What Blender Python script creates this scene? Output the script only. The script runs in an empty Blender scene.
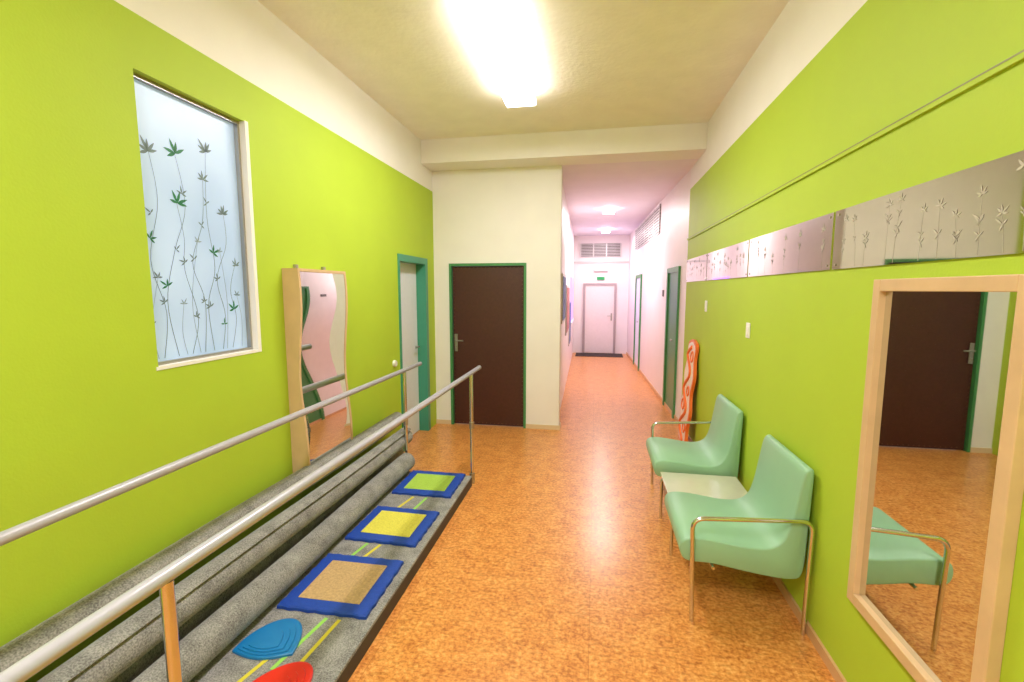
import bpy, bmesh, math, random
from mathutils import Vector, Matrix
random.seed(7)
S=bpy.context.scene
COL=S.collection
try:
    S.view_settings.view_transform='Standard'
except Exception: pass

# ---------------------------------------------------------------- materials
def lin(c):
    return tuple(((x/255.)/12.92 if x/255.<=0.04045 else ((x/255.+0.055)/1.055)**2.4) for x in c)
def mat(name,rgb,rough=0.5,metal=0.0,noise=0.0,nscale=20,bump=0.0,bscale=80,emit=None,estr=0,coat=0,spec=0.5,srgb=True):
    m=bpy.data.materials.new(name); m.use_nodes=True
    nt=m.node_tree; b=nt.nodes['Principled BSDF']
    c=lin(rgb) if srgb else rgb
    b.inputs['Roughness'].default_value=rough
    b.inputs['Metallic'].default_value=metal
    b.inputs['Specular IOR Level'].default_value=spec
    b.inputs['Coat Weight'].default_value=coat
    tc=nt.nodes.new('ShaderNodeTexCoord')
    n=nt.nodes.new('ShaderNodeTexNoise'); n.inputs['Scale'].default_value=nscale; n.inputs['Detail'].default_value=4
    nt.links.new(tc.outputs['Object'],n.inputs['Vector'])
    r=nt.nodes.new('ShaderNodeValToRGB')
    nz=max(noise,0.02)
    r.color_ramp.elements[0].position=0.3; r.color_ramp.elements[1].position=0.7
    r.color_ramp.elements[0].color=(*[x*(1-nz) for x in c],1)
    r.color_ramp.elements[1].color=(*[min(1,x*(1+nz)) for x in c],1)
    nt.links.new(n.outputs['Fac'],r.inputs['Fac'])
    nt.links.new(r.outputs['Color'],b.inputs['Base Color'])
    if bump>0:
        n2=nt.nodes.new('ShaderNodeTexNoise'); n2.inputs['Scale'].default_value=bscale; n2.inputs['Detail'].default_value=5
        nt.links.new(tc.outputs['Object'],n2.inputs['Vector'])
        bp=nt.nodes.new('ShaderNodeBump'); bp.inputs['Strength'].default_value=bump; bp.inputs['Distance'].default_value=0.01
        nt.links.new(n2.outputs['Fac'],bp.inputs['Height']); nt.links.new(bp.outputs['Normal'],b.inputs['Normal'])
    if emit:
        b.inputs['Emission Color'].default_value=(*lin(emit),1); b.inputs['Emission Strength'].default_value=estr
    return m

M={}
M['lime']=mat('lime_paint',(179,204,58),0.6,noise=0.02,nscale=3,bump=0.08,bscale=90,spec=.35)
M['white']=mat('white_paint',(243,238,236),0.6,noise=0.02,nscale=3,bump=0.08,bscale=60)
M['corr']=mat('corridor_paint',(242,231,230),0.45,noise=0.02,nscale=3,bump=0.06,bscale=60)
M['ceil']=mat('ceiling_paint',(248,243,236),0.7,noise=0.03,nscale=5,bump=0.3,bscale=28)
M['corrceil']=mat('corridor_ceiling_paint',(238,228,240),0.6,noise=0.02,nscale=4,bump=0.05)
M['teal']=mat('teal_enamel',(66,150,122),0.35)
M['green']=mat('green_enamel',(72,140,84),0.35)
M['doorwhite']=mat('white_door_laminate',(236,238,254),0.35)
M['chrome']=mat('chrome',(215,215,215),0.12,1.0)
M['rail']=mat('rail_grey_enamel',(184,180,194),0.3,0.15)
M['steel']=mat('brushed_steel',(180,175,170),0.3,0.9)
M['birch']=mat('birch_wood',(216,180,140),0.4,noise=0.06,nscale=9)
M['mirror']=mat('mirror_silver',(225,228,226),0.015,1.0)
M['mirror2']=mat('tinted_mirror',(206,200,196),0.04,1.0)
M['etch']=mat('etched_frost',(196,188,178),0.6)
M['mint']=mat('mint_upholstery',(148,190,158),0.45,noise=0.02,nscale=6,bump=0.04,bscale=200)
M['tabletop']=mat('table_laminate',(204,202,184),0.15,coat=0.5)
M['blue']=mat('blue_foam',(18,66,170),0.6,noise=0.08,nscale=60,bump=0.2,bscale=200)
M['blue2']=mat('blue_rubber',(20,120,190),0.4)
M['red']=mat('red_rubber',(226,40,30),0.35)
M['yellow']=mat('yellow_mat',(222,212,84),0.7,noise=0.12,nscale=80,bump=0.4,bscale=120)
M['limeg']=mat('lime_mat',(170,204,80),0.7,noise=0.10,nscale=80,bump=0.4,bscale=120)
M['tan']=mat('tan_coir_mat',(196,162,116),0.8,noise=0.15,nscale=70,bump=0.4,bscale=120)
M['tapey']=mat('yellow_tape',(222,206,60),0.6)
M['tapeg']=mat('lime_tape',(150,210,90),0.6)
M['dark']=mat('dark_rubber',(66,62,66),0.6)
M['orange']=mat('orange_plastic',(242,116,52),0.35)
M['leafg']=mat('green_leaf_film',(28,118,76),0.5)
M['leafd']=mat('grey_leaf_film',(112,132,142),0.5)
M['leafl']=mat('pale_leaf_film',(148,168,184),0.5)
M['switch']=mat('switch_plastic',(242,240,232),0.3)
M['grille']=mat('grille_metal',(206,200,198),0.4,0.2)
M['grilled']=mat('grille_dark',(120,112,112),0.7)
M['base']=mat('baseboard_wood',(214,166,122),0.45)
M['basel']=mat('baseboard_light',(222,196,160),0.45)
M['lip']=mat('trunking_edge',(140,136,84),0.5)
M['mat_dark']=mat('doormat',(60,48,44),0.9)
M['lamp']=mat('lamp_diffuser',(255,255,250),0.4,emit=(255,251,242),estr=11)
M['lamp2']=mat('bulb_diffuser',(255,250,255),0.4,emit=(255,244,252),estr=16)
M['poster1']=mat('poster_blue',(90,112,160),0.6,noise=0.6,nscale=9)
M['poster2']=mat('poster_red',(180,110,110),0.6,noise=0.5,nscale=7)
M['violet']=mat('violet_glass',(190,150,255),0.3,emit=(160,110,255),estr=1.2)
M['exit']=mat('exit_green',(40,140,80),0.4,emit=(60,200,110),estr=0.3)
M['brown']=mat('brown_leatherette',(72,36,28),0.42,noise=0.12,nscale=30,bump=0.25,bscale=60)

def frosted():
    m=bpy.data.materials.new('frosted_glass'); m.use_nodes=True; nt=m.node_tree; b=nt.nodes['Principled BSDF']
    b.inputs['Roughness'].default_value=0.35
    tc=nt.nodes.new('ShaderNodeTexCoord'); n=nt.nodes.new('ShaderNodeTexNoise'); n.inputs['Scale'].default_value=2.2; n.inputs['Detail'].default_value=1
    nt.links.new(tc.outputs['Object'],n.inputs['Vector'])
    r=nt.nodes.new('ShaderNodeValToRGB')
    r.color_ramp.elements[0].position=.35;r.color_ramp.elements[1].position=.65
    r.color_ramp.elements[0].color=(*lin((158,180,212)),1); r.color_ramp.elements[1].color=(*lin((178,198,230)),1)
    nt.links.new(n.outputs['Fac'],r.inputs['Fac']); nt.links.new(r.outputs['Color'],b.inputs['Base Color'])
    nt.links.new(r.outputs['Color'],b.inputs['Emission Color']); b.inputs['Emission Strength'].default_value=0.4
    return m
M['frost']=frosted()

def cork():
    m=bpy.data.materials.new('cork_linoleum'); m.use_nodes=True; nt=m.node_tree; b=nt.nodes['Principled BSDF']; L=nt.links.new
    tc=nt.nodes.new('ShaderNodeTexCoord')
    n1=nt.nodes.new('ShaderNodeTexNoise'); n1.inputs['Scale'].default_value=48; n1.inputs['Detail'].default_value=7; n1.inputs['Roughness'].default_value=.72
    n0=nt.nodes.new('ShaderNodeTexNoise'); n0.inputs['Scale'].default_value=9; n0.inputs['Detail'].default_value=3
    mp=nt.nodes.new('ShaderNodeMapping'); mp.inputs['Scale'].default_value=(1,2.4,1)
    v=nt.nodes.new('ShaderNodeTexVoronoi'); v.inputs['Scale'].default_value=34; v.inputs['Randomness'].default_value=1
    L(tc.outputs['Object'],mp.inputs['Vector']); L(mp.outputs['Vector'],v.inputs['Vector']); L(tc.outputs['Object'],n1.inputs['Vector']); L(tc.outputs['Object'],n0.inputs['Vector'])
    ma=nt.nodes.new('ShaderNodeMath'); ma.operation='MULTIPLY_ADD'; ma.inputs[1].default_value=.24; ma.inputs[2].default_value=-.12
    L(n0.outputs['Fac'],ma.inputs[0]); mb=nt.nodes.new('ShaderNodeMath'); mb.operation='ADD'; L(ma.outputs[0],mb.inputs[0]); L(n1.outputs['Fac'],mb.inputs[1])
    r=nt.nodes.new('ShaderNodeValToRGB'); e=r.color_ramp.elements
    e[0].position=.34; e[0].color=(*lin((180,98,44)),1)
    e[1].position=.68; e[1].color=(*lin((244,184,112)),1)
    x=e.new(.5); x.color=(*lin((222,146,74)),1)
    L(mb.outputs[0],r.inputs['Fac'])
    mx=nt.nodes.new('ShaderNodeMix'); mx.data_type='RGBA'; mx.blend_type='MULTIPLY'; mx.inputs['Factor'].default_value=.40
    L(r.outputs['Color'],mx.inputs['A'])
    sep=nt.nodes.new('ShaderNodeSeparateColor'); L(v.outputs['Color'],sep.inputs['Color'])
    r2=nt.nodes.new('ShaderNodeValToRGB'); r2.color_ramp.elements[0].color=(.5,.34,.22,1); r2.color_ramp.elements[0].position=.02; r2.color_ramp.elements[1].position=.35; r2.color_ramp.elements[1].color=(1,1,1,1)
    L(sep.outputs['Red'],r2.inputs['Fac']); L(r2.outputs['Color'],mx.inputs['B'])
    br=nt.nodes.new('ShaderNodeTexBrick'); br.offset=0; br.inputs['Scale'].default_value=1; br.inputs['Mortar Size'].default_value=.002
    br.inputs['Brick Width'].default_value=1.0; br.inputs['Row Height'].default_value=0.9
    br.inputs['Color1'].default_value=(1,1,1,1); br.inputs['Color2'].default_value=(1,1,1,1); br.inputs['Mortar'].default_value=(.8,.7,.65,1)
    L(tc.outputs['Object'],br.inputs['Vector'])
    mx2=nt.nodes.new('ShaderNodeMix'); mx2.data_type='RGBA'; mx2.blend_type='MULTIPLY'; mx2.inputs['Factor'].default_value=1
    L(mx.outputs['Result'],mx2.inputs['A']); L(br.outputs['Color'],mx2.inputs['B'])
    L(mx2.outputs['Result'],b.inputs['Base Color'])
    b.inputs['Roughness'].default_value=.28; b.inputs['Specular IOR Level'].default_value=.42
    bp=nt.nodes.new('ShaderNodeBump'); bp.inputs['Strength'].default_value=.04; L(n1.outputs['Fac'],bp.inputs['Height']); L(bp.outputs['Normal'],b.inputs['Normal'])
    return m
M['cork']=cork()

def felt():
    m=bpy.data.materials.new('grey_felt_carpet'); m.use_nodes=True; nt=m.node_tree; b=nt.nodes['Principled BSDF']; L=nt.links.new
    tc=nt.nodes.new('ShaderNodeTexCoord')
    n1=nt.nodes.new('ShaderNodeTexNoise'); n1.inputs['Scale'].default_value=150; n1.inputs['Detail'].default_value=4
    n2=nt.nodes.new('ShaderNodeTexNoise'); n2.inputs['Scale'].default_value=11; n2.inputs['Detail'].default_value=5
    for n in (n1,n2): L(tc.outputs['Object'],n.inputs['Vector'])
    ad=nt.nodes.new('ShaderNodeMath'); ad.operation='MULTIPLY_ADD'; ad.inputs[1].default_value=.35
    L(n2.outputs['Fac'],ad.inputs[0])
    ml=nt.nodes.new('ShaderNodeMath'); ml.operation='MULTIPLY'; ml.inputs[1].default_value=.65; L(n1.outputs['Fac'],ml.inputs[0]); L(ml.outputs[0],ad.inputs[2])
    r=nt.nodes.new('ShaderNodeValToRGB'); e=r.color_ramp.elements
    e[0].position=.36; e[0].color=(*lin((102,99,100)),1); e[1].position=.64; e[1].color=(*lin((172,168,167)),1)
    L(ad.outputs[0],r.inputs['Fac']); L(r.outputs['Color'],b.inputs['Base Color'])
    b.inputs['Roughness'].default_value=1; b.inputs['Specular IOR Level'].default_value=.05
    b.inputs['Sheen Weight'].default_value=.3
    bp=nt.nodes.new('ShaderNodeBump'); bp.inputs['Strength'].default_value=.5; bp.inputs['Distance'].default_value=.006; L(n1.outputs['Fac'],bp.inputs['Height']); L(bp.outputs['Normal'],b.inputs['Normal'])
    return m
M['felt']=felt()

# ---------------------------------------------------------------- helpers
def empty(name,loc=(0,0,0)):
    o=bpy.data.objects.new(name,None); COL.objects.link(o); o.location=loc; return o
def newobj(name,bm,m,parent=None,smooth=False):
    bmesh.ops.recalc_face_normals(bm,faces=bm.faces)
    me=bpy.data.meshes.new(name); bm.to_mesh(me); bm.free()
    if isinstance(m,(list,tuple)):
        for x in m: me.materials.append(x)
    else: me.materials.append(m)
    if smooth:
        for p in me.polygons: p.use_smooth=True
    o=bpy.data.objects.new(name,me); COL.objects.link(o)
    if parent: o.parent=parent
    return o
def addbox(bm,x0,x1,y0,y1,z0,z1,mi=0):
    vs=[bm.verts.new(p) for p in [(x0,y0,z0),(x1,y0,z0),(x1,y1,z0),(x0,y1,z0),(x0,y0,z1),(x1,y0,z1),(x1,y1,z1),(x0,y1,z1)]]
    fs=[]
    for q in [(0,3,2,1),(4,5,6,7),(0,1,5,4),(1,2,6,5),(2,3,7,6),(3,0,4,7)]:
        f=bm.faces.new([vs[i] for i in q]); f.material_index=mi; fs.append(f)
    return vs,fs
def box(name,x0,x1,y0,y1,z0,z1,m,parent=None,bev=0):
    bm=bmesh.new(); addbox(bm,x0,x1,y0,y1,z0,z1)
    o=newobj(name,bm,m,parent)
    if bev:
        md=o.modifiers.new('b','BEVEL'); md.width=bev; md.segments=3; md.limit_method='ANGLE'
        for p in o.data.polygons: p.use_smooth=True
        try:
            md.harden_normals=True
        except Exception: pass
    return o
def tube_bm(bm,pts,r,seg=12,cap=True):
    pts=[Vector(p) for p in pts]; rings=[]
    up0=None
    for i,p in enumerate(pts):
        if i==0: t=pts[1]-pts[0]
        elif i==len(pts)-1: t=pts[-1]-pts[-2]
        else: t=(pts[i+1]-p).normalized()+(p-pts[i-1]).normalized()
        t.normalize()
        if up0 is None:
            a=Vector((0,0,1)) if abs(t.z)<.9 else Vector((0,1,0))
            up0=(a-a.dot(t)*t).normalized()
        else:
            up0=(up0-up0.dot(t)*t).normalized()
        s=t.cross(up0)
        rr=r[i] if isinstance(r,(list,tuple)) else r
        rings.append([bm.verts.new(p+rr*(math.cos(2*math.pi*k/seg)*up0+math.sin(2*math.pi*k/seg)*s)) for k in range(seg)])
    for a,b in zip(rings,rings[1:]):
        for k in range(seg):
            bm.faces.new([a[k],a[(k+1)%seg],b[(k+1)%seg],b[k]])
    if cap:
        bm.faces.new(rings[0][::-1]); bm.faces.new(rings[-1])
def tube(name,pts,r,m,parent=None,seg=14):
    bm=bmesh.new(); tube_bm(bm,pts,r,seg); o=newobj(name,bm,m,parent,True)
    md=o.modifiers.new('e','EDGE_SPLIT'); md.split_angle=math.radians(50)
    return o
def fillet(pts,r,n=7):
    pts=[Vector(p) for p in pts]; out=[pts[0]]
    for i in range(1,len(pts)-1):
        p=pts[i]; a=(pts[i-1]-p).normalized(); b=(pts[i+1]-p).normalized()
        A=p+a*r; B=p+b*r
        for k in range(n+1):
            t=k/n; out.append((1-t)**2*A+2*t*(1-t)*p+t*t*B)
    out.append(pts[-1]); return out
def catmull(P,n=6,closed=False):
    P=[Vector(p) for p in P]; out=[]; N=len(P)
    rng=range(N) if closed else range(N-1)
    for i in rng:
        if closed: a,b,c,d=P[(i-1)%N],P[i],P[(i+1)%N],P[(i+2)%N]
        else: a,b,c,d=P[max(i-1,0)],P[i],P[i+1],P[min(i+2,N-1)]
        for k in range(n):
            t=k/n
            out.append(.5*((2*b)+(c-a)*t+(2*a-5*b+4*c-d)*t*t+(3*b-a-3*c+d)*t**3))
    if not closed: out.append(P[-1])
    return out
def wall_grid(name,axis,pos0,pos1,a0,a1,z0,z1,holes,m):
    As=sorted({a0,a1,*[h[0] for h in holes],*[h[1] for h in holes]}); Zs=sorted({z0,z1,*[h[2] for h in holes],*[h[3] for h in holes]})
    As=[a for a in As if a0<=a<=a1]; Zs=[z for z in Zs if z0<=z<=z1]
    bm=bmesh.new()
    for i in range(len(As)-1):
        for j in range(len(Zs)-1):
            ca=(As[i]+As[i+1])/2; cz=(Zs[j]+Zs[j+1])/2
            if any(h[0]<ca<h[1] and h[2]<cz<h[3] for h in holes): continue
            if axis=='x': addbox(bm,pos0,pos1,As[i],As[i+1],Zs[j],Zs[j+1])
            else: addbox(bm,As[i],As[i+1],pos0,pos1,Zs[j],Zs[j+1])
    return newobj(name,bm,m)
def prism(name,poly,z0,z1,m,parent=None):
    bm=bmesh.new(); b=[bm.verts.new((x,y,z0)) for x,y in poly]; t=[bm.verts.new((x,y,z1)) for x,y in poly]
    n=len(poly); bm.faces.new(b); bm.faces.new(t)
    for i in range(n): bm.faces.new([b[i],b[(i+1)%n],t[(i+1)%n],t[i]])
    return newobj(name,bm,m,parent)

# ---------------------------------------------------------------- room shell
XL,XR=-2.0,1.09; YB=5.55; YR=-2.6; ZC=3.42; ZG=2.92; YF=12.7; ZCC=3.16; YG=5.98
box('floor',-2.3,1.5,YR-.2,YF+.3,-.12,0,M['cork'])
box('ceiling',-2.3,1.35,YR-.2,5.3,ZC,ZC+.12,M['ceil'])
prism('ceiling_corridor',[(-2.3,5.551),(1.35,5.551),(1.35,YF+.2),(-2.3,YF+.2)],ZCC,ZCC+.12,M['corrceil'])
box('trim_beam',XL,XR,5.19,5.551,ZCC,ZC,M['white'])
wall_grid('wall_left','x',XL-.2,XL,YR,YB,0,ZG,[(1.79,2.44,1.36,2.68),(4.49,5.26,-1,2.05)],M['lime'])
box('wall_left_upper',XL-.2,XL,YR,YB,ZG,ZC,M['white'])
box('wall_right',XR,XR+.2,YR,YG,0,ZG,M['lime'])
box('wall_right_upper',XR,XR+.2,YR,YG,ZG,ZC,M['white'])
def cx(y): return XR-(y-YG)*(XR-.85)/(YF-YG)
def cwall(name,y0,y1,z0,z1,m,t=.2,off=0):
    return prism(name,[(cx(y0)+off,y0),(cx(y1)+off,y1),(cx(y1)+off+t,y1),(cx(y0)+off+t,y0)],z0,z1,m)
cwall('wall_corridor_right',YG,YF,0,ZCC,M['corr'])
wall_grid('wall_back','y',YB,YB+.16,XL-.2,-.42,0,ZCC,[(-1.79,-.84,-1,2.04)],M['white'])
prism('wall_corridor_left',[(-.46,YB+.16),(-.60,YF),(-.8,YF),(-.66,YB+.16)],0,ZCC,M['corr'])
box('wall_end',-.8,1.3,YF,YF+.15,0,ZCC,M['corr'])
box('wall_rear',XL-.2,XR+.2,YR-.15,YR,0,ZC,M['white'])
box('baseboard_right',XR-.014,XR,YR,YG,0,.055,M['base'])
cwall('baseboard_corridor_right',YG,YF,0,.055,M['base'],t=.014,off=-.014)
bb=bmesh.new(); addbox(bb,XL,-1.80,YB-.013,YB,0,.055); addbox(bb,-.83,-.42,YB-.013,YB,0,.055); addbox(bb,-.42,-.407,YB-.013,YB+.16,0,.055)
newobj('baseboard_back',bb,M['basel'])
box('baseboard_left',XL,XL+.013,YR,4.45,0,.055,M['basel'])
e=empty('trim_cable_trunking')
box('channel',XR-.012,XR,.2,YG,2.318,2.334,M['lime'],e)
box('lip',XR-.013,XR,.2,YG,2.334,2.339,M['lip'],e)

# ---------------------------------------------------------------- left window
w=empty('window_1')
wy0,wy1,wz0,wz1=1.79,2.44,1.36,2.68
box('pane',XL-.07,XL-.06,wy0,wy1,wz0,wz1,M['frost'],w)
bm=bmesh.new(); f=.018
addbox(bm,XL-.10,XL-.035,wy0,wy0+f,wz0,wz1); addbox(bm,XL-.10,XL-.035,wy1-f,wy1,wz0,wz1)
addbox(bm,XL-.10,XL-.035,wy0+f,wy1-f,wz0,wz0+f); addbox(bm,XL-.10,XL-.035,wy0+f,wy1-f,wz1-f,wz1)
newobj('frame',bm,M['steel'],w)
bm=bmesh.new()
addbox(bm,XL-.035,XL+.004,wy0-.012,wy1+.022,wz0-.012,wz0+.004); addbox(bm,XL-.035,XL+.004,wy1-.004,wy1+.022,wz0+.004,wz1+.004)
newobj('sill',bm,M['white'],w)

def add_leaf(bm,o,U,V,ang,L,W,mi):
    d=U*math.cos(ang)+V*math.sin(ang); s=-U*math.sin(ang)+V*math.cos(ang)
    prof=[(0,.05),(.25,.8),(.5,1),(.78,.55),(1,0)]
    a=[bm.verts.new(o+d*L*t+s*W*w*.5) for t,w in prof[:-1]]; b=[bm.verts.new(o+d*L*t-s*W*w*.5) for t,w in prof[:-1]]; tip=bm.verts.new(o+d*L)
    for i in range(3):
        f=bm.faces.new([a[i],a[i+1],b[i+1],b[i]]); f.material_index=mi
    f=bm.faces.new([a[3],tip,b[3]]); f.material_index=mi
def ribbon(bm,pts,U,V,w,mi):
    prev=None
    for i,p in enumerate(pts):
        t=(pts[min(i+1,len(pts)-1)]-pts[max(i-1,0)]).normalized()
        n=U.cross(V).normalized().cross(t).normalized()
        ww=w*(1-.5*i/len(pts))
        q=(bm.verts.new(p+n*ww*.5),bm.verts.new(p-n*ww*.5))
        if prev:
            f=bm.faces.new([prev[0],q[0],q[1],prev[1]]); f.material_index=mi
        prev=q
def plants(name,O,U,V,stems,mats,parent,w=.004,thin=.22,spread=1.1,seed=3,k_=1.0):
    rnd=random.Random(seed)
    bm=bmesh.new(); N=U.cross(V)
    for ctrl,mi,cl in stems:
        pts=[O+U*a.x+V*a.y for a in catmull([Vector((c[0],c[1],0)) for c in ctrl],6)]
        ribbon(bm,pts,U,V,w,mi)
        for (u,v,sz,c,n,a0) in cl:
            sz*=k_
            o=O+U*u+V*v+N*.0006
            for k in range(n):
                a=a0+ (k-(n-1)/2)*(math.pi*spread/max(n-1,1))+rnd.uniform(-.14,.14)
                L=sz*(1-.30*abs(k-(n-1)/2)/max((n-1)/2,1))*rnd.uniform(.8,1.1)
                add_leaf(bm,o,U,V,a,L,sz*thin,c)
    return newobj(name,bm,mats,parent)
O=Vector((XL-.0590,1.79,1.36)); U=Vector((0,1,0)); V=Vector((0,0,1))
up=math.pi/2
st=[
 ([(.09,.03),(.12,.25),(.06,.50),(.12,.78),(.09,1.02)],1,[(.09,1.00,.085,1,6,up+.3),(.065,.60,.055,0,4,up-.9),(.08,.72,.045,1,3,up+.9),(.115,.30,.04,1,4,up+.6)]),
 ([(.17,.03),(.13,.30),(.19,.55),(.27,.78),(.23,1.04)],1,[(.235,1.03,.095,0,5,up+.5),(.255,.84,.05,1,4,up-.4),(.135,.38,.055,0,4,up+.4),(.20,.56,.04,1,3,up-.8)]),
 ([(.25,.03),(.30,.22),(.24,.46),(.25,.62),(.22,.80)],1,[(.225,.79,.085,0,5,up-.3),(.245,.50,.045,1,4,up+.7),(.29,.22,.045,1,4,up-.4)]),
 ([(.33,.03),(.35,.30),(.29,.50),(.37,.72),(.39,.95)],1,[(.39,.94,.06,1,5,up),(.30,.52,.045,1,3,up+.7),(.345,.30,.04,1,4,up+.5),(.36,.70,.04,1,3,up-.7)]),
 ([(.39,.03),(.37,.28),(.43,.48),(.40,.75),(.42,1.10)],1,[(.42,1.09,.08,1,6,up+.3),(.425,.56,.065,0,4,up-.6),(.38,.27,.05,1,4,up+.5),(.405,.82,.045,1,3,up+.6)]),
 ([(.45,.03),(.48,.22),(.44,.42),(.52,.62),(.51,.80)],1,[(.51,.78,.07,1,6,up),(.445,.42,.045,1,4,up+.7),(.47,.17,.045,0,3,up)]),
 ([(.52,.03),(.56,.20),(.53,.36),(.58,.52)],1,[(.58,.50,.05,1,5,up),(.545,.25,.07,0,4,up+.4)]),
 ([(.06,.03),(.04,.20),(.09,.42)],2,[(.09,.42,.045,1,4,up),(.045,.2,.035,1,3,up+.5)]),
 ([(.22,.03),(.20,.15),(.22,.30)],2,[(.22,.29,.04,2,4,up)]),
 ([(.59,.03),(.60,.2),(.57,.34)],2,[(.575,.33,.04,1,4,up)]),
 ([(.30,.03),(.27,.3),(.33,.62)],2,[(.33,.61,.04,2,4,up)]),
 ([(.48,.03),(.50,.3),(.47,.58)],2,[(.47,.57,.04,2,4,up+.3)]),
]
plants('leaf_decoration',O,U,V,st,[M['leafg'],M['leafd'],M['leafl']],w,w=.0038,thin=.2,spread=.95,k_=.88)

# ---------------------------------------------------------------- left door
d=empty('door_1')
box('leaf',XL-.14,XL-.105,4.52,5.22,0.01,2.02,M['doorwhite'],d)
bm=bmesh.new()
addbox(bm,XL-.15,XL+.012,5.225,5.30,0,2.09); addbox(bm,XL-.15,XL+.012,4.47,4.505,0,2.09); addbox(bm,XL-.15,XL+.012,4.505,5.225,2.02,2.09)
newobj('frame',bm,M['teal'],d)
tube('handle',fillet([(XL-.105,5.15,1.05),(XL-.05,5.15,1.05),(XL-.05,5.03,1.05)],.02),.009,M['steel'],d)

# ---------------------------------------------------------------- brown door
d=empty('door_2')
y=YB
bm=bmesh.new(); fw=.03
addbox(bm,-1.80,-1.80+fw,y-.015,y+.12,0,2.045); addbox(bm,-.86,-.83,y-.015,y+.12,0,2.045); addbox(bm,-1.80+fw,-.86,y-.015,y+.12,2.015,2.045)
newobj('frame',bm,M['green'],d)
box('leaf',-1.765,-.865,y+.02,y+.06,.008,2.012,M['brown'],d,bev=.008)
bm=bmesh.new()
nx,nz=12,24; x0,x1,z0,z1=-1.735,-.895,.05,1.985
g=[]
for j in range(nz+1):
    row=[]
    for i in range(nx+1):
        u=i/nx; v=j/nz
        h=.006*(abs(math.sin(math.pi*u))**.3)*(abs(math.sin(math.pi*v))**.2)
        row.append(bm.verts.new((x0+(x1-x0)*u,y+.019-h,z0+(z1-z0)*v)))
    g.append(row)
for j in range(nz):
    for i in range(nx): bm.faces.new([g[j][i],g[j][i+1],g[j+1][i+1],g[j+1][i]])
newobj('padding',bm,M['brown'],d,True)
bm=bmesh.new()
def stud(x,z): 
    bmesh.ops.create_icosphere(bm,subdivisions=1,radius=.006,matrix=Matrix.Translation((x,y+.018,z)))
for k in range(40):
    zz=.04+k*(1.95/39); stud(-1.747,zz); stud(-.882,zz)
for k in range(18):
    xx=-1.747+k*(.865/17); stud(xx,1.995); stud(xx,.035)
newobj('studs',bm,mat('dark_brass',(110,80,60),.35,.6),d)
box('handle_plate',-1.745,-1.705,y+.002,y+.012,.95,1.17,M['steel'],d,bev=.003)
tube('handle',fillet([(-1.725,y+.01,1.09),(-1.725,y-.045,1.09),(-1.62,y-.045,1.09)],.02),.009,M['steel'],d)
bm=bmesh.new(); bmesh.ops.create_uvsphere(bm,u_segments=12,v_segments=8,radius=.013,matrix=Matrix.Translation((-1.725,y+.0,1.0))); newobj('lock',bm,M['steel'],d,True)

# ---------------------------------------------------------------- distorting mirror on left wall
m_=empty('distorting_mirror')
def dep(z):
    t=(z-.43)/1.43
    return .105+.017*math.sin(2*math.pi*(t*1.35+.08))
ya,yb=2.69,3.27; N=64
bm=bmesh.new()
zs=[.43+1.43*i/N for i in range(N+1)]
for yy0,yy1 in((ya,ya+.02),(yb-.02,yb)):
    pf=[(XL,zs[0])]+[(XL+dep(z),z) for z in zs]+[(XL,zs[-1])]
    A=[bm.verts.new((x,yy0,z)) for x,z in pf]; B=[bm.verts.new((x,yy1,z)) for x,z in pf]
    bm.faces.new(A); bm.faces.new(B[::-1])
    for i in range(len(pf)): bm.faces.new([A[i],A[(i+1)%len(pf)],B[(i+1)%len(pf)],B[i]])
addbox(bm,XL,XL+dep(zs[0]),ya+.02,yb-.02,.43,.45); addbox(bm,XL,XL+dep(zs[-1]),ya+.02,yb-.02,1.84,1.86)
newobj('case',bm,M['birch'],m_)
bm=bmesh.new(); rows=[]
for z in zs:
    if z<.45 or z>1.84: continue
    rows.append([bm.verts.new((XL+dep(z)-.004,yy,z)) for yy in (ya+.02,yb-.02)])
for a,b in zip(rows,rows[1:]): bm.faces.new([a[0],a[1],b[1],b[0]])
newobj('curved_mirror_sheet',bm,M['mirror'],m_,True)
bm=bmesh.new()
for yy in (2.82,3.14): addbox(bm,XL,XL+.02,yy-.015,yy+.015,1.86,1.89)
newobj('hanging_lugs',bm,M['steel'],m_)
e=empty('wall_hook_button')
bm=bmesh.new(); bmesh.ops.create_cone(bm,cap_ends=True,segments=20,radius1=.035,radius2=.03,depth=.025,matrix=Matrix.Translation((XL+.0125,4.32,.98))@Matrix.Rotation(math.pi/2,4,'Y'))
newobj('disc',bm,M['switch'],e)

# ---------------------------------------------------------------- parallel bars
p=empty('parallel_bars')
RZ=1.0
for nm,x,y0,y1 in(('rail_near',-1.06,.05,4.14),('rail_far',-1.69,.05,4.26)):
    tube(nm,[(x,y0,RZ),(x,y1-.012,RZ),(x,y1-.003,RZ),(x,y1,RZ)],[.0195,.0195,.016,.010],M['rail'],p,20)
for nm,xx in(('near',-1.06),('far',-1.68)):
    for k,yy in enumerate((.92,3.84)):
        zb=.093 if k==0 else 0
        tube(f'post_{nm}_{k+1}',[(xx,yy,zb),(xx,yy,RZ-.015)],.0160,M['chrome'],p)
        tube(f'collar_{nm}_{k+1}',[(xx,yy,.50),(xx,yy,.56)],.022,M['steel'],p)
        tube(f'foot_{nm}_{k+1}',[(xx,yy,zb),(xx,yy,zb+.09)],.024,M['steel'],p)
pf=empty('carpeted_walkway_platform')
box('core',-1.97,-1.045,.35,3.775,0.0,.075,M['dark'],pf)
box('carpet',-1.97,-1.045,.35,3.775,.075,.092,M['felt'],pf,bev=.004)
ZP=.092
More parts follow.
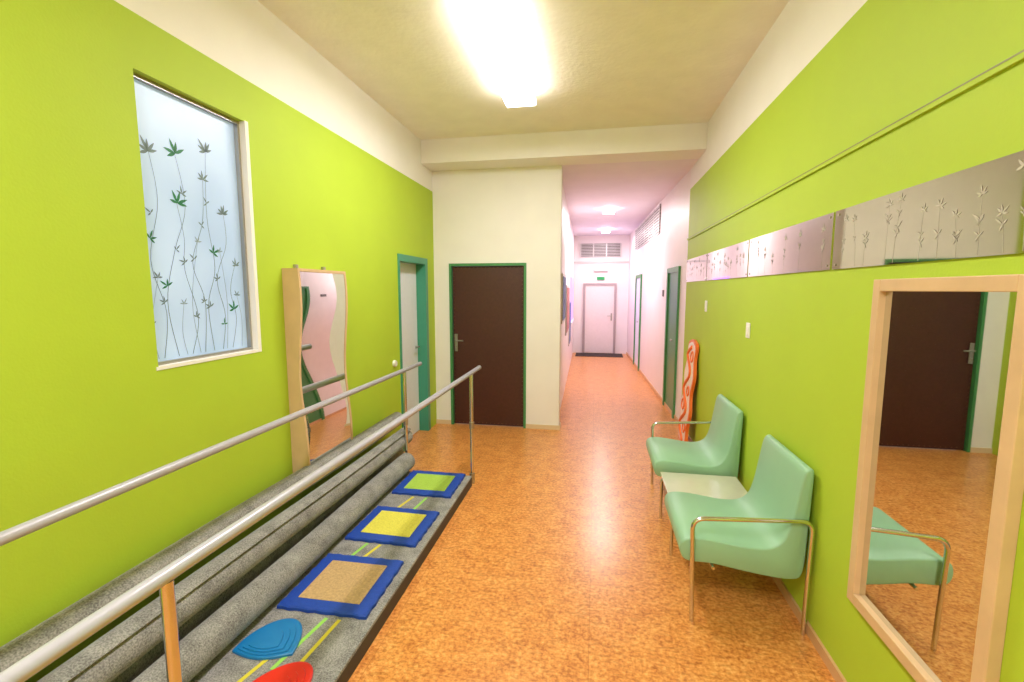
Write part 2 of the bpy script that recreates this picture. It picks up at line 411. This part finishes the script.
def tape(bm,x0,y0,x1,y1,w=.02):
    a=Vector((x0,y0,ZP+.0015)); b=Vector((x1,y1,ZP+.0015)); t=(b-a).normalized(); n=Vector((-t.y,t.x,0))*w/2
    v=[bm.verts.new(q) for q in(a+n,a-n,b-n,b+n)]; bm.faces.new(v)
bm=bmesh.new()
for s in [(-1.44,3.06,-1.39,3.29),(-1.37,2.44,-1.33,2.60),(-1.25,1.58,-1.22,1.93),(-1.44,1.50,-1.40,1.66)]: tape(bm,*s)
newobj('yellow_tape_lines',bm,M['tapey'],pf)
bm=bmesh.new()
for s in [(-1.31,3.06,-1.28,3.29),(-1.45,2.44,-1.42,2.60),(-1.345,1.60,-1.29,1.93)]: tape(bm,*s)
newobj('lime_tape_lines',bm,M['tapeg'],pf)

def pad(y0,y1,mi,rot):
    e=empty('sensory_floor_pad')
    x0,x1=-1.585,-1.095
    cx_,cy_=(x0+x1)/2,(y0+y1)/2; hw=(x1-x0)/2; hh=(y1-y0)/2
    e.location=(cx_,cy_,ZP); e.rotation_euler=(0,0,rot)
    bm=bmesh.new(); pts=[]
    n=14
    def wob(k): return .004*math.sin(k*2.3)
    for k in range(n): pts.append((-hw+2*hw*k/n,-hh+wob(k)))
    for k in range(n): pts.append((hw+wob(k+3),-hh+2*hh*k/n))
    for k in range(n): pts.append((hw-2*hw*k/n,hh+wob(k+5)))
    for k in range(n): pts.append((-hw+wob(k+8),hh-2*hh*k/n))
    i_=.072
    def ring(s,z): return [bm.verts.new((x*s,yy*s,z)) for x,yy in pts]
    R0=ring(1,0.0005);R1=ring(1,.016);R2=ring(.975,.022)
    q=[]
    for x,yy in pts:
        q.append(bm.verts.new((max(-hw+i_,min(hw-i_,x)),max(-hh+i_,min(hh-i_,yy)),.022)))
    for a,b in((R0,R1),(R1,R2)):
        for k in range(len(pts)): bm.faces.new([a[k],a[(k+1)%len(pts)],b[(k+1)%len(pts)],b[k]])
    for k in range(len(pts)):
        k2=(k+1)%len(pts); vs=[R2[k],R2[k2],q[k2],q[k]]
        try: bm.faces.new(vs)
        except Exception: pass
    bm.faces.new(R0[::-1])
    newobj('foam_border',bm,M['blue'],e)
    box('textured_centre',-hw+i_,hw-i_,-hh+i_,hh-i_,.0008,.026,M[mi],e,bev=.004)
    bm=bmesh.new(); c=hw-i_-.012
    for k in range(13):
        t=-c+2*c*k/12
        addbox(bm,t-.003,t+.003,-hh+i_+.012,hh-i_-.012,.026,.0275)
    newobj('ribs',bm,M[mi],e)
pad(3.31,3.76,'limeg',.01); pad(2.61,3.06,'yellow',-.015); pad(1.95,2.43,'tan',.015)

def stone(name,cx_,cy_,rx,ry,m,rot):
    e=empty(name,(cx_,cy_,ZP)); e.rotation_euler=(0,0,rot)
    bm=bmesh.new()
    lev=[(1,0.001),(1,.010),(.95,.014),(.84,.015),(.82,.021),(.68,.022),(.66,.028),(.50,.029),(.48,.034),(.2,.036)]
    n=30; rings=[]
    for s,z in lev:
        r=[]
        for k in range(n+1):
            a=math.pi*k/n; r.append(bm.verts.new((rx*s*math.cos(a),.02*(1-s)+ry*s*math.sin(a)*(1+.10*math.cos(a)),z)))
        for k in range(1,8):
            t=k/8; xx=-rx*s+2*rx*s*t; r.append(bm.verts.new((xx,.02*(1-s)-.035*s*math.sin(math.pi*t),z)))
        rings.append(r)
    for a,b in zip(rings,rings[1:]):
        q=len(a)
        for k in range(q): bm.faces.new([a[k],a[(k+1)%q],b[(k+1)%q],b[k]])
    bm.faces.new(rings[0][::-1]); bm.faces.new(rings[-1])
    newobj('stepped_dome',bm,m,e)
stone('blue_balance_stone',-1.445,1.67,.14,.215,M['blue2'],.12)
stone('red_balance_stone',-1.265,1.44,.13,.22,M['red'],-.2)

# carpet rolls
def roll(x,x2,z,r,y0,y1,ph):
    bm=bmesh.new(); T=2.6*2*math.pi; n=90; th=.012
    outer=[];inner=[]
    for k in range(n+1):
        a=T*k/n; rr=r-(r-.03)*(k/n)
        outer.append((rr,a+ph)); inner.append((rr-th,a+ph))
    loop=[(rr*math.cos(a),rr*math.sin(a)) for rr,a in outer]+[(rr*math.cos(a),rr*math.sin(a)) for rr,a in inner[::-1]]
    ny=40; rings=[]
    for j in range(ny+1):
        yy=y0+(y1-y0)*j/ny; xx=x+(x2-x)*j/ny
        dx=.004*math.sin(yy*2.1+ph*3); dz=.003*math.sin(yy*3.3+ph)
        sc=1+.015*math.sin(yy*4+ph*2)
        rings.append([bm.verts.new((xx+dx+px*sc,yy,z+dz+pz*sc)) for px,pz in loop])
    q=len(loop)
    for a,b in zip(rings,rings[1:]):
        for k in range(q): bm.faces.new([a[k],a[(k+1)%q],b[(k+1)%q],b[k]])
    for rg in (rings[0],rings[-1]):
        for k in range(n): bm.faces.new([rg[k],rg[k+1],rg[q-2-k],rg[q-1-k]])
    o=newobj('rolled_carpet',bm,M['felt'],None,True)
    md=o.modifiers.new('e','EDGE_SPLIT'); md.split_angle=math.radians(50)
roll(-1.88,-1.85,.185,.087,.40,4.02,1.0)
roll(-1.665,-1.655,.185,.089,1.0,3.79,3.4)
roll(-1.79,-1.745,.340,.088,.38,4.0,.9)
roll(-1.908,-1.87,.470,.078,.42,4.08,.6)

# ---------------------------------------------------------------- chairs + table
def chair_seat(y0,y1,e):
    pr=[(.470,.335),(.458,.385),(.475,.430),(.54,.446),(.66,.436),(.79,.420),(.89,.428),(.950,.475),(.980,.57),(1.000,.69),(1.016,.79),(1.028,.832),(1.048,.848),(1.068,.832),(1.066,.72),(1.060,.53),(1.054,.36),(1.037,.285),(.99,.268),(.90,.270),(.76,.288),(.62,.310),(.51,.313)]
    lp=catmull([Vector((a,0,b)) for a,b in pr],4,True)
    bm=bmesh.new(); rings=[]
    n=len(lp)
    def inset(d):
        out=[]
        for i in range(n):
            t=(lp[(i+1)%n]-lp[i-1]).normalized(); nn=Vector((t.z,0,-t.x)); out.append(lp[i]+nn*d)
        return out
    test=inset(.01)
    area=lambda P:abs(sum(P[i].x*P[(i+1)%n].z-P[(i+1)%n].x*P[i].z for i in range(n)))
    sg=1 if area(test)<area(lp) else -1
    for yy,dd in [(y0,.010),(y0+.003,.004),(y0+.010,0),(y1-.010,0),(y1-.003,.004),(y1,.010)]:
        P=inset(sg*dd) if dd else lp
        rings.append([bm.verts.new((q.x,yy,q.z)) for q in P])
    for a,b in zip(rings,rings[1:]):
        for k in range(n): bm.faces.new([a[k],a[(k+1)%n],b[(k+1)%n],b[k]])
    bm.faces.new(rings[0][::-1]); bm.faces.new(rings[-1])
    o=newobj('upholstered_shell',bm,M['mint'],e,True)
    md=o.modifiers.new('e','EDGE_SPLIT'); md.split_angle=math.radians(40)
def armframe(nm,y,e):
    pts=fillet([(.525,y,0),(.510,y,.560),(1.068,y,.595),(1.058,y,0)],.06)
    tube(nm,pts,.0115,M['chrome'],e)
def legs(nm,y,e,h=.30):
    pts=fillet([(.515,y,0),(.515,y,h),(1.03,y,h),(1.045,y,0)],.03)
    tube(nm,pts,.0105,M['chrome'],e)
c1=empty('waiting_chair'); chair_seat(2.385,2.955,c1); armframe('arm_leg_frame',2.365,c1); legs('leg_frame',2.972,c1,.31)
c2=empty('waiting_chair'); chair_seat(3.49,4.07,c2); armframe('arm_leg_frame',4.095,c2); legs('leg_frame',3.472,c2,.31)
for c,a,b in((c1,2.365,2.972),(c2,3.472,4.095)):
    tube('cross_bar_front',[(.62,a,.300),(.62,b,.300)],.009,M['chrome'],c)
t=empty('side_table')
box('top',.50,1.03,2.988,3.457,.352,.370,M['tabletop'],t,bev=.004)
tube('bar_1',[(.56,2.985,.343),(.56,3.46,.343)],.009,M['chrome'],t); tube('bar_2',[(.98,2.985,.343),(.98,3.46,.343)],.009,M['chrome'],t)

# ---------------------------------------------------------------- framed mirror, right wall
fm=empty('framed_wall_mirror')
y0,y1,z0,z1=1.345,2.015,.445,1.76; fw=.045
box('glass',XR-.012,XR-.002,y0+.03,y1-.03,z0+.03,z1-.03,M['mirror'],fm)
bm=bmesh.new()
addbox(bm,XR-.035,XR,y0,y0+fw,z0,z1); addbox(bm,XR-.035,XR,y1-fw,y1,z0,z1); addbox(bm,XR-.035,XR,y0+fw,y1-fw,z0,z0+fw); addbox(bm,XR-.035,XR,y0+fw,y1-fw,z1-fw,z1)
o=newobj('wood_frame',bm,M['birch'],fm); md=o.modifiers.new('b','BEVEL'); md.width=.003; md.segments=2

def strip(y0,y1,seed,dens):
    rnd=random.Random(seed)
    e=empty('etched_mirror_panel')
    z0,z1=1.815,2.08
    box('glass',XR-.008,XR-.001,y0,y1,z0,z1,M['mirror2'],e)
    O=Vector((XR-.0086,y1,z0)); U=Vector((0,-1,0)); V=Vector((0,0,1)); W=y1-y0
    st=[]
    for k in range(dens):
        u=.06+(W-.12)*(k+rnd.uniform(.1,.9))/dens; hh=rnd.uniform(.10,.22); dx=rnd.uniform(-.03,.03)
        cl=[(u+dx,.01+hh,rnd.uniform(.028,.042),0,5,up+rnd.uniform(-.4,.4))]
        for q in range(rnd.randint(1,3)):
            t=rnd.uniform(.3,.8); cl.append((u+dx*t,.01+hh*t,rnd.uniform(.02,.034),0,3,up+rnd.choice((-.9,.9))))
        st.append(([(u,.005),(u+dx*.3,hh*.5),(u+dx,hh+.005)],0,cl))
    plants('etching',O,U,V,st,[M['etch']],e,w=.002,thin=.2,seed=seed)
    bm=bmesh.new()
    for yy in (y0+.03,y1-.03):
        for zz in (z0+.02,z1-.02):
            bmesh.ops.create_cone(bm,cap_ends=True,segments=10,radius1=.006,radius2=.005,depth=.004,matrix=Matrix.Translation((XR-.0095,yy,zz))@Matrix.Rotation(math.pi/2,4,'Y'))
    newobj('screws',bm,M['chrome'],e)
strip(1.19,2.405,1,12); strip(2.425,3.62,2,6); strip(3.64,4.90,3,12); strip(4.92,5.96,4,10)

def switch(y,z,nm='light_switch'):
    e=empty(nm)
    box('plate',XR-.008,XR-.0005,y-.04,y+.04,z-.055,z+.055,M['switch'],e,bev=.003)
    box('rocker',XR-.013,XR-.008,y-.022,y+.022,z-.032,z+.032,M['switch'],e,bev=.002)
switch(3.56,1.43); switch(4.88,1.56)

# orange & white play board leaning on the right wall
ob=empty('orange_play_board')
HB=1.18; tilt=math.atan2(.085,HB)
ob.location=(XR-.105,5.28,0.004); ob.rotation_euler=(0,tilt,0)
def outline(off):
    R_=[];L_=[]
    n=40
    for k in range(n+1):
        t=k/n; zz=off+(HB-2*off)*t
        wdt=(.215+.03*math.cos(2*math.pi*t*3.0)) * (max(0,1-(2*t-1)**12))**.5 - off
        wdt=max(wdt,.03)
        R_.append((wdt,zz)); L_.append((-wdt,zz))
    return R_+L_[::-1]
def slab(bm,off,xa,xb):
    P_=outline(off)
    A=[bm.verts.new((xa,a,b)) for a,b in P_]; B=[bm.verts.new((xb,a,b)) for a,b in P_]
    q=len(P_)
    for k in range(q): bm.faces.new([A[k],A[(k+1)%q],B[(k+1)%q],B[k]])
    h_=q//2
    for rg in (A,B):
        for k in range(h_-1): bm.faces.new([rg[k],rg[k+1],rg[q-2-k],rg[q-1-k]])
bm=bmesh.new(); slab(bm,0,-.015,.015); newobj('board',bm,M['orange'],ob)
bm=bmesh.new(); slab(bm,.03,-.019,-.0152)
newobj('white_face',bm,mat('white_laminate',(246,230,222),.4),ob)
# flowing S-shaped orange bands and open loops
bm=bmesh.new()
s1=catmull([(-.020,-.10,.06),(-.020,.13,.22),(-.020,-.11,.42),(-.020,.13,.62),(-.020,-.10,.82),(-.020,.12,1.0),(-.020,-.04,1.10)],8)
tube_bm(bm,s1,.020,8)
for (cy,cz,r_) in [(-.09,1.0,.055),(.08,.44,.06),(-.09,.62,.05),(-.10,.22,.055)]:
    pts=[(-.020,cy+r_*math.cos(2*math.pi*k/20),cz+r_*math.sin(2*math.pi*k/20)) for k in range(21)]
    tube_bm(bm,pts,.011,8,False)
newobj('orange_bands',bm,M['orange'],ob,True)

# ---------------------------------------------------------------- corridor details
def cdoor(name,y0,y1,zt,m_leaf):
    e=empty(name)
    prism('leaf',[(cx(y0)-.006,y0),(cx(y1)-.006,y1),(cx(y1)-.001,y1),(cx(y0)-.001,y0)],.005,zt,m_leaf,e)
    f=.07
    for nm,a,b,za,zb in(('jamb_1',y0-f,y0,0,zt+f),('jamb_2',y1,y1+f,0,zt+f),('head',y0,y1,zt,zt+f)):
        prism(nm,[(cx(a)-.03,a),(cx(b)-.03,b),(cx(b)-.001,b),(cx(a)-.001,a)],za,zb,M['green'],e)
    prism('handle',[(cx(y0+.1)-.06,y0+.06),(cx(y0+.1)-.045,y0+.06),(cx(y0+.1)-.045,y0+.18),(cx(y0+.1)-.06,y0+.18)],1.03,1.05,M['steel'],e)
    return e
cdoor('door_3',6.40,7.05,1.96,M['green'])
cdoor('door_4',10.1,10.9,1.98,M['doorwhite'])
e=empty('wall_vent_grille')
prism('back',[(cx(8.0)-.006,8.0),(cx(11.4)-.006,11.4),(cx(11.4)-.001,11.4),(cx(8.0)-.001,8.0)],2.64,3.12,M['grilled'],e)
for k in range(10):
    za=2.64+.049*k
    prism(f'slat_{k+1}',[(cx(8.0)-.02,8.0),(cx(11.4)-.02,11.4),(cx(11.4)-.007,11.4),(cx(8.0)-.007,8.0)],za,za+.022,M['grille'],e)
for k in range(7):
    yy=8.0+k*3.34/6
    prism(f'bar_{k+1}',[(cx(yy)-.024,yy),(cx(yy+.05)-.024,yy+.05),(cx(yy+.05)-.021,yy+.05),(cx(yy)-.021,yy)],2.64,3.12,M['grille'],e)
e=empty('wall_sign'); prism('plate',[(cx(7.5)-.008,7.45),(cx(7.5)-.008,7.62),(cx(7.5)-.001,7.62),(cx(7.5)-.001,7.45)],1.62,1.72,M['grilled'],e)
d=empty('door_5'); yy=YF
box('leaf',-.28,.48,yy-.03,yy-.002,.02,1.84,mat('end_door_paint',(238,224,220),.4),d)
bm=bmesh.new(); addbox(bm,-.34,-.28,yy-.05,yy,0,1.90); addbox(bm,.48,.54,yy-.05,yy,0,1.90); addbox(bm,-.28,.48,yy-.05,yy,1.84,1.90)
newobj('frame',bm,mat('end_frame_paint',(176,160,160),.4),d)
box('handle_plate',.40,.44,yy-.04,yy-.03,.9,1.1,M['steel'],d)
tube('handle',[(.42,yy-.04,1.03),(.42,yy-.08,1.03),(.31,yy-.08,1.03)],.01,M['steel'],d)
box('trim_1',-.60,.84,yy-.03,yy,2.44,2.48,M['grille'])
e=empty('transom_vent')
box('back',-.44,.64,yy-.02,yy-.001,2.60,2.95,M['grilled'],e)
bm=bmesh.new()
for k in range(9): addbox(bm,-.44,.64,yy-.04,yy-.02,2.60+k*.04,2.614+k*.04)
for x in (-.44,-.10,.24,.61): addbox(bm,x,x+.03,yy-.045,yy-.02,2.60,2.95)
newobj('slats',bm,M['grille'],e)
e=empty('exit_sign'); box('panel',.02,.22,yy-.035,yy-.001,1.99,2.07,M['exit'],e)
box('emergency_lamp_housing',-.06,.30,yy-.08,yy-.001,2.22,2.34,M['switch'],e,bev=.01); box('hanger',.11,.13,yy-.02,yy-.001,2.07,2.22,M['switch'],e)
box('doormat',-.50,.72,YF-.7,YF-.06,0,.012,M['mat_dark'])
def lx(y): return -.46-(y-5.71)*(.14)/(YF-5.71)
def board(name,y0,y1,z0,z1,m):
    e=empty(name)
    prism('backing',[(lx(y0)+.02,y0),(lx(y1)+.02,y1),(lx(y1)+.001,y1),(lx(y0)+.001,y0)],z0,z1,M['grille'],e)
    prism('sheet',[(lx(y0+.05)+.026,y0+.05),(lx(y1-.05)+.026,y1-.05),(lx(y1-.05)+.021,y1-.05),(lx(y0+.05)+.021,y0+.05)],z0+.04,z1-.04,m,e)
board('notice_board',6.4,7.4,1.25,1.95,M['poster1']); board('notice_board',7.8,9.0,.95,1.8,M['poster2']); board('notice_board',9.2,10.0,.6,1.5,M['poster1'])
e=empty('window_2')
prism('violet_pane',[(lx(10.3)+.012,10.3),(lx(11.7)+.012,11.7),(lx(11.7)+.001,11.7),(lx(10.3)+.001,10.3)],1.0,2.0,M['violet'],e)
prism('frame_sill',[(lx(10.25)+.04,10.25),(lx(11.75)+.04,11.75),(lx(11.75)+.001,11.75),(lx(10.25)+.001,10.25)],.96,1.0,M['white'],e)

# ---------------------------------------------------------------- lamps
def fixture(name,x0,x1,y0,y1,zc,power,col,m,drop=.07):
    e=empty(name)
    xm=(x0+x1)/2
    box('mounting_spine',xm-.03,xm+.03,y0+.05,y1-.05,zc-drop,zc,M['switch'],e)
    box('diffuser',x0,x1,y0,y1,zc-drop-.055,zc-drop,m,e,bev=.014)
    l=bpy.data.lights.new(name+'_tubes','AREA'); l.shape='RECTANGLE'; l.size=x1-x0; l.size_y=y1-y0; l.energy=power; l.color=col
    o=bpy.data.objects.new('tubes',l); COL.objects.link(o); o.location=(xm,(y0+y1)/2,zc-drop-.06); o.parent=e
fixture('added_fill_light',-.80,-.54,2.75,4.16,ZC,44,(1,.97,.96),M['lamp'],.06)
fixture('added_fill_light',-.80,-.54,-1.2,.17,ZC,84,(1,.97,.96),M['lamp'],.06)  # added unseen fixture behind the camera, fills the room from the front
fixture('corridor_ceiling_lamp',.10,.30,8.5,8.7,ZCC,48,(1,.94,.96),M['lamp2'],.02)
fixture('corridor_ceiling_lamp',.10,.30,11.3,11.5,ZCC,32,(1,.93,.94),M['lamp2'],.02)

wd=bpy.data.worlds.new('world'); S.world=wd; wd.use_nodes=True
wd.node_tree.nodes['Background'].inputs[0].default_value=(.9,.95,1,1); wd.node_tree.nodes['Background'].inputs[1].default_value=.6

# ---------------------------------------------------------------- camera
cam=bpy.data.cameras.new('camera'); co=bpy.data.objects.new('camera',cam); COL.objects.link(co)
cam.sensor_width=36; cam.lens=460/1024*36; cam.clip_start=.02
R=Vector((.98392555,.17857916,0)); Fw=Vector((-.17749162,.9779335,-.11019438)).normalized(); R=(R-R.dot(Fw)*Fw).normalized(); Up=R.cross(Fw)
mt=Matrix.Identity(4)
for i in range(3): mt[i][0]=R[i]; mt[i][1]=Up[i]; mt[i][2]=-Fw[i]
mt.translation=Vector((0,0,1.72)); co.matrix_world=mt
S.camera=co
